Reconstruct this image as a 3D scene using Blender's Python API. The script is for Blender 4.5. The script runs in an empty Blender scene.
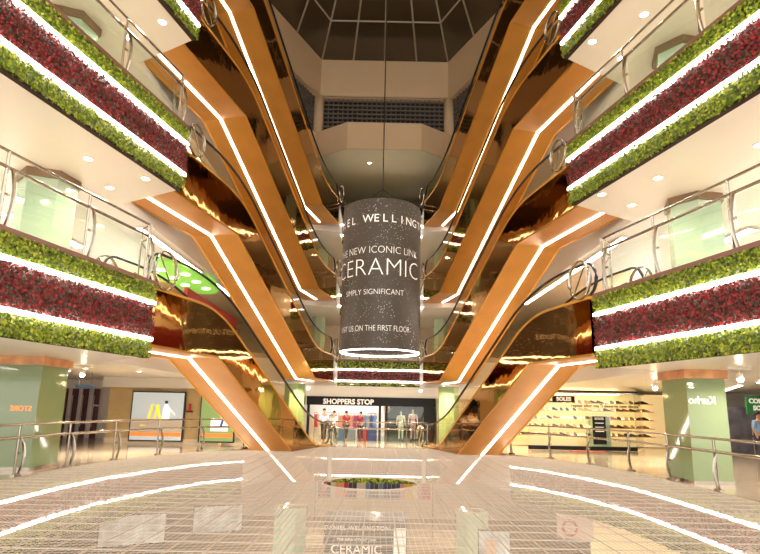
import bpy, math, random
from mathutils import Vector, Matrix
random.seed(7)
PI = math.pi
scene = bpy.context.scene
COL = scene.collection

# ------------------------------------------------------------------ camera
H = 1.563                      # eye height above the ground floor
PITCH, ROLL, FPX = 0.189, 0.02, 538.7
cam_d = bpy.data.cameras.new('camera')
cam_d.sensor_width = 36.0
cam_d.lens = 36.0 * FPX / 760.0
cam_d.shift_y = 28.65 / 760.0
cam_d.clip_end = 300
cam = bpy.data.objects.new('camera', cam_d)
COL.objects.link(cam)
R = Vector((1, 0, 0)); U = Vector((0, -math.sin(PITCH), math.cos(PITCH))); W = Vector((0, math.cos(PITCH), math.sin(PITCH)))
R2 = R * math.cos(ROLL) + U * math.sin(ROLL); U2 = -R * math.sin(ROLL) + U * math.cos(ROLL)
m = Matrix((R2, U2, -W)).transposed().to_4x4()
m.translation = (0, 0, H)
cam.matrix_world = m
scene.camera = cam

# ------------------------------------------------------------------ world, exposure
w = bpy.data.worlds.new('mall_ambient'); scene.world = w
w.use_nodes = True
w.node_tree.nodes['Background'].inputs[0].default_value = (1.0, 0.955, 0.89, 1)
w.node_tree.nodes['Background'].inputs[1].default_value = 1.45
scene.view_settings.view_transform = 'Standard'
scene.view_settings.look = 'None'
scene.view_settings.gamma = 1
scene.view_settings.use_curve_mapping = False
scene.view_settings.exposure = 0.88

def lamp(name, loc, power, size=0.3, color=(1, .86, .66), down=True, spread=PI):
    l = bpy.data.lights.new(name, 'AREA'); l.shape = 'DISK'; l.size = size
    l.energy = power; l.color = color; l.spread = spread
    o = bpy.data.objects.new(name, l); COL.objects.link(o); o.location = loc
    if not down: o.rotation_euler = (PI, 0, 0)
    return o

# ------------------------------------------------------------------ materials
MATS = {}
def mat(name, color=(.8, .8, .8), rough=.5, metal=0., emit=None, estr=0., spec=None, coat=0., noise=None, bump=0., bscale=30.):
    if name in MATS: return MATS[name]
    m = bpy.data.materials.new(name); m.use_nodes = True
    nt = m.node_tree; b = nt.nodes['Principled BSDF']
    b.inputs['Base Color'].default_value = (*color, 1)
    b.inputs['Roughness'].default_value = rough
    b.inputs['Metallic'].default_value = metal
    if spec is not None: b.inputs['Specular IOR Level'].default_value = spec
    if coat: b.inputs['Coat Weight'].default_value = coat; b.inputs['Coat Roughness'].default_value = .05
    if emit:
        b.inputs['Emission Color'].default_value = (*emit, 1); b.inputs['Emission Strength'].default_value = estr
    if noise:
        sc, amt = noise
        tc = nt.nodes.new('ShaderNodeTexCoord'); n = nt.nodes.new('ShaderNodeTexNoise'); n.inputs['Scale'].default_value = sc
        r = nt.nodes.new('ShaderNodeValToRGB')
        r.color_ramp.elements[0].color = (*[c * (1 - amt) for c in color], 1); r.color_ramp.elements[0].position = .3
        r.color_ramp.elements[1].color = (*[min(1, c * (1 + amt)) for c in color], 1); r.color_ramp.elements[1].position = .7
        nt.links.new(tc.outputs['Object'], n.inputs['Vector']); nt.links.new(n.outputs['Fac'], r.inputs['Fac'])
        nt.links.new(r.outputs['Color'], b.inputs['Base Color'])
    if bump:
        tc = nt.nodes.new('ShaderNodeTexCoord'); n = nt.nodes.new('ShaderNodeTexNoise'); n.inputs['Scale'].default_value = bscale
        bm_ = nt.nodes.new('ShaderNodeBump'); bm_.inputs['Strength'].default_value = bump; bm_.inputs['Distance'].default_value = .05
        nt.links.new(tc.outputs['Object'], n.inputs['Vector']); nt.links.new(n.outputs['Fac'], bm_.inputs['Height']); nt.links.new(bm_.outputs['Normal'], b.inputs['Normal'])
    MATS[name] = m
    return m

def glass_mat(name, tint=(.93, .97, .95), rough=.0, refl=1.0, solid=0.0, body=(.7, .8, .7)):
    if name in MATS: return MATS[name]
    m = bpy.data.materials.new(name); m.use_nodes = True; nt = m.node_tree
    for n in list(nt.nodes): nt.nodes.remove(n)
    out = nt.nodes.new('ShaderNodeOutputMaterial'); tr = nt.nodes.new('ShaderNodeBsdfTransparent'); gl = nt.nodes.new('ShaderNodeBsdfGlossy')
    mx = nt.nodes.new('ShaderNodeMixShader'); lw_ = nt.nodes.new('ShaderNodeLayerWeight'); pw = nt.nodes.new('ShaderNodeMath'); pw.operation = 'POWER'; pw.inputs[1].default_value = 5.0; nt.links.new(lw_.outputs['Facing'], pw.inputs[0]); fr = nt.nodes.new('ShaderNodeMath'); fr.operation = 'MULTIPLY_ADD'; fr.inputs[1].default_value = .9; fr.inputs[2].default_value = .05; nt.links.new(pw.outputs[0], fr.inputs[0]); lw_.inputs['Blend'].default_value = .5
    tr.inputs['Color'].default_value = (*tint, 1); gl.inputs['Roughness'].default_value = rough
    mul = nt.nodes.new('ShaderNodeMath'); mul.operation = 'MULTIPLY'; mul.inputs[1].default_value = refl
    nt.links.new(fr.outputs[0], mul.inputs[0]); nt.links.new(mul.outputs[0], mx.inputs[0])
    src = tr
    if solid:
        df = nt.nodes.new('ShaderNodeBsdfDiffuse'); df.inputs['Color'].default_value = (*body, 1)
        m2 = nt.nodes.new('ShaderNodeMixShader'); m2.inputs[0].default_value = solid
        nt.links.new(tr.outputs[0], m2.inputs[1]); nt.links.new(df.outputs[0], m2.inputs[2]); src = m2
    nt.links.new(src.outputs[0], mx.inputs[1]); nt.links.new(gl.outputs[0], mx.inputs[2]); nt.links.new(mx.outputs[0], out.inputs[0])
    MATS[name] = m
    return m

def leaf_mat(name, cols, dark):
    m = bpy.data.materials.new(name); m.use_nodes = True; nt = m.node_tree; b = nt.nodes['Principled BSDF']
    g = nt.nodes.new('ShaderNodeNewGeometry'); r = nt.nodes.new('ShaderNodeValToRGB'); r.color_ramp.interpolation = 'CONSTANT'
    e = r.color_ramp.elements; n = len(cols)
    e[0].position = 0; e[0].color = (*cols[0], 1); e[1].position = 1 / n; e[1].color = (*cols[1], 1)
    for i in range(2, n):
        q = e.new(i / n); q.color = (*cols[i], 1)
    nt.links.new(g.outputs['Random Per Island'], r.inputs['Fac']); nt.links.new(r.outputs['Color'], b.inputs['Base Color'])
    b.inputs['Roughness'].default_value = .6
    MATS[name] = m
    MATS[name + '_back'] = mat(name + '_back', dark, .9)
    return m

ORANGE = mat('bronze_orange_panel', (.60, .265, .045), .36, .25, noise=(1.5, .06))
TRIMO = mat('golden_edge_trim', (.70, .33, .05), .28, .6)
MIRROR = mat('bronze_mirror_cladding', (.48, .25, .07), .05, 1.0, bump=.16, bscale=1.4)
LED = mat('led_strip_glow', (1, 1, 1), .5, emit=(1.0, .93, .82), estr=7.0)
LEDG = mat('led_strip_glow_hedge', (1, 1, 1), .5, emit=(1.0, .95, .88), estr=9.0)
DOWN = mat('downlight_glow', (1, 1, 1), .5, emit=(1.0, .92, .78), estr=14.0)
STEEL = mat('brushed_steel', (.44, .39, .33), .2, 1.0)
BLACK = mat('black_rubber', (.012, .012, .014), .35)
WHITE = mat('warm_white_plaster', (.80, .74, .66), .55, noise=(.6, .02))
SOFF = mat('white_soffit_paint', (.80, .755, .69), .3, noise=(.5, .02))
UPPER = mat('warm_lit_upper_white', (.72, .52, .31), .6, noise=(.6, .03))  # tan base colour stands in for warm light on white upper walls
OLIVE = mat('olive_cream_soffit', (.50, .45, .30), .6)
CREAM = mat('cream_wall', (.74, .62, .45), .6)
BEIGE = mat('beige_fascia', (.66, .54, .40), .5)
TAN = mat('tan_pilaster', (.60, .43, .20), .5, noise=(3, .05))
COPPER = mat('copper_capital', (.62, .30, .14), .3, .6, noise=(4, .2))
COPING = mat('brown_stone_coping', (.22, .10, .07), .3)
DARK = mat('dark_void', (.02, .018, .016), .5)
FOL = leaf_mat('lime_leaf', [(.07, .12, .006), (.21, .29, .012), (.33, .38, .02), (.13, .19, .01), (.44, .47, .04)], (.018, .035, .006))
RED = leaf_mat('crimson_leaf', [(.15, .010, .010), (.30, .015, .018), (.05, .035, .016), (.40, .028, .032), (.06, .045, .022), (.22, .012, .012), (.08, .025, .015)], (.03, .012, .008))
GLASS = glass_mat('clear_glass', (.90, .95, .92))
BGLASS = glass_mat('bronze_tinted_glass', (.90, .78, .55), refl=.8)
NETM = mat('white_net_cord', (.60, .52, .45), .6)

def floor_mat(name, c1, c2, scale, rough):
    m = bpy.data.materials.new(name); m.use_nodes = True; nt = m.node_tree; b = nt.nodes['Principled BSDF']
    tc = nt.nodes.new('ShaderNodeTexCoord'); br = nt.nodes.new('ShaderNodeTexBrick'); br.offset = 0
    br.inputs['Scale'].default_value = scale; br.inputs['Mortar Size'].default_value = .006; br.inputs['Brick Width'].default_value = 1; br.inputs['Row Height'].default_value = 1
    br.inputs['Color1'].default_value = (*c1, 1); br.inputs['Color2'].default_value = (*c2, 1); br.inputs['Mortar'].default_value = (*[c * .7 for c in c1], 1)
    nt.links.new(tc.outputs['Object'], br.inputs['Vector']); nt.links.new(br.outputs['Color'], b.inputs['Base Color'])
    b.inputs['Roughness'].default_value = rough; b.inputs['Specular IOR Level'].default_value = .8
    MATS[name] = m; return m
FLOOR = floor_mat('polished_cream_tile', (.60, .50, .38), (.55, .45, .33), 1.25, .1)

def speckle_mat():
    m = bpy.data.materials.new('speckled_charcoal_banner'); m.use_nodes = True; nt = m.node_tree; b = nt.nodes['Principled BSDF']
    tc = nt.nodes.new('ShaderNodeTexCoord'); v = nt.nodes.new('ShaderNodeTexVoronoi'); v.inputs['Scale'].default_value = 13
    n = nt.nodes.new('ShaderNodeTexNoise'); n.inputs['Scale'].default_value = 1.2
    lt = nt.nodes.new('ShaderNodeMath'); lt.operation = 'LESS_THAN'; 
    mr = nt.nodes.new('ShaderNodeMapRange'); mr.inputs[1].default_value = .4; mr.inputs[2].default_value = .7; mr.inputs[3].default_value = .09; mr.inputs[4].default_value = .24
    mx = nt.nodes.new('ShaderNodeMix'); mx.data_type = 'RGBA'
    mx.inputs[6].default_value = (.060, .046, .034, 1); mx.inputs[7].default_value = (.62, .56, .50, 1)
    nt.links.new(tc.outputs['Object'], v.inputs['Vector']); nt.links.new(tc.outputs['Object'], n.inputs['Vector'])
    nt.links.new(n.outputs['Fac'], mr.inputs[0]); nt.links.new(v.outputs['Distance'], lt.inputs[0]); nt.links.new(mr.outputs[0], lt.inputs[1])
    nt.links.new(lt.outputs[0], mx.inputs[0]); nt.links.new(mx.outputs[2], b.inputs['Base Color'])
    b.inputs['Roughness'].default_value = .45
    return m
SPECK = speckle_mat()

# ------------------------------------------------------------------ mesh helpers
def tag(o, label=None, cat=None, group=None, kind=None):
    if label: o['label'] = label
    if cat: o['category'] = cat
    if group: o['group'] = group
    if kind: o['kind'] = kind
    return o

def wloc(o):
    p = Vector((0, 0, 0))
    while o: p += o.location; o = o.parent
    return p

class MB:
    def __init__(s): s.v = []; s.f = []; s.smooth = False
    def add(s, vs, fs):
        n = len(s.v); s.v += [tuple(v) for v in vs]; s.f += [tuple(i + n for i in f) for f in fs]; return s
    def box(s, c, d, rz=0.):
        x, y, z = [q / 2 for q in d]; ca, sa = math.cos(rz), math.sin(rz)
        vs = [(c[0] + a * x * ca - b * y * sa, c[1] + a * x * sa + b * y * ca, c[2] + e * z) for e in (-1, 1) for a, b in ((-1, -1), (1, -1), (1, 1), (-1, 1))]
        return s.add(vs, [(0, 3, 2, 1), (4, 5, 6, 7), (0, 1, 5, 4), (1, 2, 6, 5), (2, 3, 7, 6), (3, 0, 4, 7)])
    def prism(s, poly, z0, z1):
        n = len(poly)
        a = sum(poly[i][0] * poly[(i + 1) % n][1] - poly[(i + 1) % n][0] * poly[i][1] for i in range(n))
        if a < 0: poly = poly[::-1]
        vs = [(x, y, z0) for x, y in poly] + [(x, y, z1) for x, y in poly]
        return s.add(vs, [tuple(range(n))[::-1], tuple(range(n, 2 * n))] + [(i, (i + 1) % n, n + (i + 1) % n, n + i) for i in range(n)])
    def tube(s, pts, r, n=8, closed=False, flat=None):
        pts = [Vector(p) for p in pts]; m_ = len(pts); rings = []
        for i, p in enumerate(pts):
            a = pts[i - 1] if (i or closed) else p; b = pts[(i + 1) % m_] if (i < m_ - 1 or closed) else p
            t = (b - a).normalized(); up = Vector((0, 0, 1)) if abs(t.z) < .95 else Vector((0, 1, 0))
            x = t.cross(up).normalized(); y = x.cross(t).normalized()
            rx, ry = (r, r) if not flat else flat
            rings.append([p + x * rx * math.cos(2 * PI * k / n) + y * ry * math.sin(2 * PI * k / n) for k in range(n)])
        vs = [v for g in rings for v in g]; fs = []
        for i in range(m_ if closed else m_ - 1):
            j = (i + 1) % m_
            for k in range(n): fs.append((i * n + k, i * n + (k + 1) % n, j * n + (k + 1) % n, j * n + k))
        if not closed: fs += [tuple(range(n))[::-1], tuple((m_ - 1) * n + k for k in range(n))]
        s.add(vs, fs); return s
    def cyl(s, c, r, z0, z1, n=24, r2=None):
        r2 = r if r2 is None else r2
        vs = [(c[0] + r * math.cos(2 * PI * k / n), c[1] + r * math.sin(2 * PI * k / n), z0) for k in range(n)] + [(c[0] + r2 * math.cos(2 * PI * k / n), c[1] + r2 * math.sin(2 * PI * k / n), z1) for k in range(n)]
        return s.add(vs, [tuple(range(n))[::-1], tuple(range(n, 2 * n))] + [(k, (k + 1) % n, n + (k + 1) % n, n + k) for k in range(n)])
    def ribbon(s, A, B):      # quad strip between two point lists
        n = len(A); return s.add(list(A) + list(B), [(i, i + 1, n + i + 1, n + i) for i in range(n - 1)])
    def ball(s, c, r, n=10, m_=7, sz=(1, 1, 1)):
        vs = [(c[0], c[1], c[2] + r * sz[2])]
        for i in range(1, m_):
            a = PI * i / m_
            vs += [(c[0] + r * sz[0] * math.sin(a) * math.cos(2 * PI * k / n), c[1] + r * sz[1] * math.sin(a) * math.sin(2 * PI * k / n), c[2] + r * sz[2] * math.cos(a)) for k in range(n)]
        vs.append((c[0], c[1], c[2] - r * sz[2])); fs = [(0, 1 + k, 1 + (k + 1) % n) for k in range(n)]
        for i in range(m_ - 2):
            o = 1 + i * n; fs += [(o + k, o + n + k, o + n + (k + 1) % n, o + (k + 1) % n) for k in range(n)]
        o = 1 + (m_ - 2) * n; l = len(vs) - 1; fs += [(o + (k + 1) % n, o + k, l) for k in range(n)]
        return s.add(vs, fs)
    def build(s, name, material, parent=None, smooth=False):
        off = wloc(parent) if parent else Vector((0, 0, 0))
        me = bpy.data.meshes.new(name); me.from_pydata([(v[0] - off.x, v[1] - off.y, v[2] - off.z) for v in s.v], [], s.f)
        me.materials.append(material); me.update()
        if smooth: me.polygons.foreach_set('use_smooth', [True] * len(me.polygons))
        o = bpy.data.objects.new(name, me); COL.objects.link(o)
        if parent: o.parent = parent
        return o

def struct(name, mb, m_, smooth=False):
    return tag(mb.build(name, m_, None, smooth), kind='structure')
def empty(name, loc, label, cat, group=None):
    o = bpy.data.objects.new(name, None); o.location = loc; o.empty_display_size = .2; COL.objects.link(o)
    return tag(o, label, cat, group)
def copy_tree(o, parent=None):
    c = o.copy(); COL.objects.link(c); c.parent = parent
    for ch in KIDS(o): copy_tree(ch, c)
    return c
def KIDS(o): return [x for x in list(bpy.data.objects) if x.parent == o]

def text(name, body, size, m_, loc, rz=0., parent=None, mirror=False, spacing=1., depth=.01, bend=None, align='CENTER', font_w=1.0, bold=0.):
    """upright lettering facing direction -Y (before rz); bend=(radius, centre angle) wraps it round a cylinder at loc"""
    c = bpy.data.curves.new(name, 'FONT'); c.body = body; c.size = size; c.align_x = align; c.align_y = 'CENTER'; c.space_character = spacing
    c.extrude = depth if not bend else 0; c.offset = bold; c.resolution_u = 4
    t = bpy.data.objects.new(name + '_curve', c); COL.objects.link(t)
    dg = bpy.context.evaluated_depsgraph_get(); me = bpy.data.meshes.new_from_object(t.evaluated_get(dg))
    bpy.data.objects.remove(t); bpy.data.curves.remove(c)
    off = wloc(parent) if parent else Vector((0, 0, 0))
    ca, sa = math.cos(rz), math.sin(rz)
    for v in me.vertices:
        x, y, z = v.co; x *= font_w
        if mirror: x = -x
        if bend:
            r, a0 = bend; a = a0 + x / r
            p = Vector((loc[0] + r * math.sin(a), loc[1] - r * math.cos(a), loc[2] + y))
        else:
            p = Vector((loc[0] + x * ca + z * sa, loc[1] + x * sa - z * ca, loc[2] + y))
        v.co = p - off
    me.name = name; me.materials.clear(); me.materials.append(m_)
    o = bpy.data.objects.new(name, me); COL.objects.link(o)
    if parent: o.parent = parent
    return o

F = 4.2; TH = 1.637; TU = 1.331
def L(k): return k * F

# ------------------------------------------------------------------ structure: floors, soffits
def sideL(y): return -7.913 + .234 * y
def sideR(y): return 7.955 - .239 * y
CL, CR = (-4.99, 12.5), (4.90, 12.8)
YE = {1: (11.95, 12.3), 2: (12.6, 13.05), 3: (12.6, 13.05)}      # where the planted fronts end, left and right
BACK = 42.0
def U_POLY(k): return [(-22, -4), (sideL(-4), -4), (sideL(YE[k][0]), YE[k][0]), (-6.95, 13.7), (-6.8, 26.6), (-2.3, 28.3), (-2.3, 30.2), (2.3, 30.2), (2.3, 28.0), (6.8, 26.8), (6.95, YE[k][1] + 1.2), (sideR(YE[k][1]), YE[k][1]), (sideR(-4), -4), (22, -4), (22, BACK), (-22, BACK)]
for k in (1, 2, 3):
    struct('floor', MB().prism(U_POLY(k), L(k) - .25, L(k) - .02), FLOOR)
    struct('ceiling', MB().prism(U_POLY(k), L(k) - 1.58, L(k) - .25), SOFF)
# level four: plain white slabs, the far one a bulged octagonal parapet
P4 = [(-22, -4), (-8.8, -4), (-5.2, 12.5), (-6.95, 13.7), (-6.8, 25), (-3.8, 28.0), (-1.95, 26.8), (2.05, 26.8), (3.8, 28.0), (6.8, 25), (6.95, 14.3), (5.1, 12.8), (8.8, -4), (22, -4), (22, BACK), (-22, BACK)]
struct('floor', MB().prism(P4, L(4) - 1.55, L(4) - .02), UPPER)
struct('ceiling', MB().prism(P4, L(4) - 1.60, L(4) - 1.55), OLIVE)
GP = [(-7.3, 3), (-7.55, 8), (-7.6, 11.2), (-7.62, 13.4), (-7.42, 15.3), (-6.84, 17.5), (-6.0, 19.4), (-4.95, 20.6), (-4.2, 23.6), (-3.0, 23.5), (-2.0, 22.6), (2.0, 22.6), (3.0, 23.5), (4.2, 23.6), (4.95, 20.6), (5.7, 19.5), (6.5, 17.5), (7.04, 15.3), (7.12, 13.4), (7.12, 11.2), (7.1, 8), (7.0, 3)]
GF = [(-22, -4), (-7.2, -4)] + GP + [(7.0, -4), (22, -4), (22, BACK), (-22, BACK)]
struct('floor', MB().prism(GF, -.25, 0), FLOOR)
struct('ceiling', MB().prism(GF, -1.36, -.25), SOFF)
struct('floor', MB().box((0, 19, -4.3), (44, 46, .2)), FLOOR)
# enclosing walls
for z0, z1, in ((-4.2, 25),):
    struct('wall_left', MB().box((-22.1, 19, 10), (.2, 46, 30)), CREAM)
    struct('wall_right', MB().box((22.1, 19, 10), (.2, 46, 30)), CREAM)
    struct('wall_back', MB().box((0, BACK + .1, 10), (44, .2, 30)), CREAM)

# ------------------------------------------------------------------ skylight, louvre storey
SO = [(-3.65, 28), (-5.85, 23.4), (-6.6, 19), (-6.6, 8), (-3.6, 2), (3.6, 2), (6.6, 8), (6.6, 19), (5.85, 23.4), (3.66, 28)]
def ringwall(poly, z0, z1, t=.3):
    mb = MB(); cx, cy = 0, 15
    n = len(poly)
    outer = [(cx + (x - cx) * (1 + t / 8), cy + (y - cy) * (1 + t / 8)) for x, y in poly]
    for i in range(n):
        j = (i + 1) % n
        mb.prism([poly[i], poly[j], outer[j], outer[i]], z0, z1)
    return mb
struct('wall_upper', ringwall(SO, 19.0, 21.4), UPPER)
# lid from the upstand out to the walls
lid = [(-22, -4), (22, -4), (22, BACK), (-22, BACK)]
mb = MB()
n = len(SO)
for i in range(n):
    j = (i + 1) % n
    a, b = SO[i], SO[j]
    far = lambda p: (p[0] * 4, 15 + (p[1] - 15) * 3)
    mb.prism([a, b, far(b), far(a)], 21.4, 21.6)
struct('ceiling', mb, UPPER)
mb = MB()
for i in range(n):
    j = (i + 1) % n; a, b = SO[i], SO[j]
    o1 = (a[0] * 1.35, 15 + (a[1] - 15) * 1.2); o2 = (b[0] * 1.35, 15 + (b[1] - 15) * 1.2)
    mb.prism([a, b, o2, o1], 18.95, 19.05)
struct('ceiling', mb, UPPER)
# louvred vents between the corner columns
VENT = mat('dark_vent_slat', (.16, .13, .10), .5)
def vent(a, b, label):
    a = Vector((*a, 0)); b = Vector((*b, 0)); d = (b - a); ln = d.length; d.normalize(); rz = math.atan2(d.y, d.x)
    c = (a + b) / 2
    root = empty('louvre_vent', (c.x, c.y, 16.8), label, 'vent', 'louvre vents under the skylight')
    nrm = Vector((-d.y, d.x, 0))
    MB().box((c.x + nrm.x * .25, c.y + nrm.y * .25, 17.9), (ln, .1, 2.2), rz).build('backing', DARK, root)
    mb = MB()
    for k in range(8): mb.box((c.x, c.y, 17.0 + k * .265), (ln, .10, .09), rz)
    mb.build('slat_row', VENT, root)
    mb = MB(); q = int(ln / .27)
    for k in range(q + 1):
        p = a + d * (ln * k / q); mb.box((p.x, p.y, 17.9), (.05, .16, 2.2), rz)
    mb.build('mullion_row', VENT, root)
vent((-3.45, 28.2), (3.45, 28.2), 'long dark louvre vent band facing front beneath the skylight')
vent((-5.9, 24.0), (-3.9, 28.1), 'dark louvre vent slanting away on the left beneath the skylight')
vent((3.9, 28.1), (5.9, 24.0), 'dark louvre vent slanting away on the right beneath the skylight')
for sx in (-1, 1):
    struct('wall_pier', MB().cyl((sx * 3.72, 28.1), .3, 16.8, 19.0, 20), UPPER, True)
# skylight glazing
apex = Vector((0, 15, 23.9))
sk = empty('skylight', (0, 15, 21.4), 'dark octagonal glazed skylight with pale mullions at the top', 'skylight')
SKG = mat('night_skylight_glass', (.06, .04, .02), .12, spec=.8)
MUL = mat('skylight_mullion', (.40, .34, .24), .4)
mbg = MB(); fine = []
for i in range(n):
    j = (i + 1) % n; a = Vector((*SO[i], 21.36)); b = Vector((*SO[j], 21.36))
    mbg.add([a, b, apex], [(0, 1, 2)])
    for q in range(4 if i in (9, 4) else 2): fine.append(a + (b - a) * q / (4 if i in (9, 4) else 2))
mbg.build('glazing', SKG, sk)
for p in fine: MB().tube([p, apex], .05, 6).build('rafter', MUL, sk)
for sc in (.8, .6, .4):
    for i in range(n):
        a = Vector((*SO[i], 21.36)); b = Vector((*SO[(i + 1) % n], 21.36))
        MB().tube([apex + (a - apex) * sc, apex + (b - apex) * sc], .05, 6).build('purlin', MUL, sk)

# ------------------------------------------------------------------ planted balcony fronts
def leaves(mb, a, b, z0, z1, nrm, dens, size, amp=.10):
    ln = (b - a).length; cnt = int(ln * (z1 - z0) * dens); d = (b - a).normalized()
    for _ in range(cnt):
        s = random.random() * ln; z = z0 + random.random() * (z1 - z0)
        p = a + d * s + nrm * (random.random() * amp) + Vector((0, 0, z))
        u = Vector((random.gauss(0, 1), random.gauss(0, 1), random.gauss(0, 1))).normalized()
        v = u.cross(nrm + Vector((random.gauss(0, .45), random.gauss(0, .45), random.gauss(0, .45)))).normalized(); u2 = v.cross(nrm).normalized()
        u2 = (u2 + nrm * random.uniform(-.5, .6)).normalized()
        q = size * random.uniform(.6, 1.3)
        mb.add([p - v * q * .5, p + u2 * q * .55 , p + v * q * .5, p - u2 * q * .55], [(0, 1, 2, 3)])
def hedge_front(path, ztop, zbot, f1, f2, label, dens, size, coping=True, group=None, lw=.06):
    """path: list of (x,y) left to right as seen from the void; normal points to the void"""
    pts = [Vector((*p, 0)) for p in path]
    c = pts[len(pts) // 2]
    root = empty('planted_balcony_front', (c.x, c.y, zbot), label, 'green wall', group)
    T = ztop - zbot; zl1 = ztop - T * f1; zl2 = ztop - T * f2
    bands = [('upper_foliage', zl1 + lw * .7, ztop, FOL, 'lime_leaf_back'), ('red_foliage', zl2 + lw * .7, zl1 - lw * .7, RED, 'crimson_leaf_back'), ('lower_foliage', zbot, zl2 - lw * .7, FOL, 'lime_leaf_back')]
    segs = []
    for a, b in zip(pts[:-1], pts[1:]):
        d = (b - a).normalized(); nr = Vector((d.y, -d.x, 0)); segs.append((a, b, nr))
    back = MB()
    for a, b, nr in segs:
        o = -nr * .12; back.prism([(a.x, a.y), (b.x, b.y), (b.x + o.x, b.y + o.y), (a.x + o.x, a.y + o.y)], zbot, ztop)
    back.build('backing_panel', MATS['crimson_leaf_back'], root)
    for nm, z0, z1, m_, bk in bands:
        mb = MB()
        for a, b, nr in segs: leaves(mb, a, b, z0, z1, nr, dens, size)
        mb.build(nm, m_, root)
    for z in (zl1, zl2):
        mb = MB()
        for a, b, nr in segs:
            o = nr * .08; mb.prism([(a.x, a.y), (b.x, b.y), (b.x + o.x, b.y + o.y), (a.x + o.x, a.y + o.y)], z - lw * .6, z + lw * .6)
        mb.build('light_strip', LEDG, root)
    if coping:
        mb = MB()
        for a, b, nr in segs:
            o = nr * .06; i = -nr * .25; mb.prism([(a.x + o.x, a.y + o.y), (b.x + o.x, b.y + o.y), (b.x + i.x, b.y + i.y), (a.x + i.x, a.y + i.y)], ztop, ztop + .09)
        mb.build('coping', COPING, root)
    return root
for k, nm in ((1, 'lowest'), (2, 'middle'), (3, 'topmost')):
    # left fronts run toward the viewer; right fronts away (void on the right of the direction of travel)
    hedge_front([(sideL(1.5), 1.5), (sideL(YE[k][0]), YE[k][0])], L(k), L(k) - TH, .25, .745, nm + ' green and red planted balcony front on the left side', 1900, .048)
    hedge_front([(sideR(YE[k][1]), YE[k][1]), (sideR(1.5), 1.5)], L(k), L(k) - TH, .25, .73, nm + ' green and red planted balcony front on the right side', 1900, .048)
    hedge_front([(-2.28, 30.1), (2.28, 30.1)], L(k) - .06, L(k) - 1.64, .30, .70,
                {1: 'short planted balcony front on the far side just below the hanging cylinder', 2: 'short planted balcony front far behind the middle of the hanging cylinder', 3: 'short planted balcony front far behind the top of the hanging cylinder'}[k], 350, .07)
hedge_front(GP[0:8], -.02, -1.6, .27, .66, 'curved planted front below the ground floor rim on the left under the net', 420, .07, False, lw=.045)
hedge_front(GP[-8:], -.02, -1.6, .27, .66, 'curved planted front below the ground floor rim on the right under the net', 420, .07, False, lw=.045)
hedge_front([(-3.0, 23.4), (-2.02, 22.55)], -.02, -1.36, .315, .80, 'short slanting planted front under the net left of the straight far one', 500, .07, False, lw=.04)
hedge_front([(2.02, 22.55), (3.0, 23.4)], -.02, -1.36, .315, .80, 'short slanting planted front under the net right of the straight far one', 500, .07, False, lw=.04)
hedge_front([(-1.8, 22.5), (1.8, 22.5)], -.02, -1.36, .315, .80, 'straight planted front below the far ground floor rim under the net', 500, .07, False, lw=.04)

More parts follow.
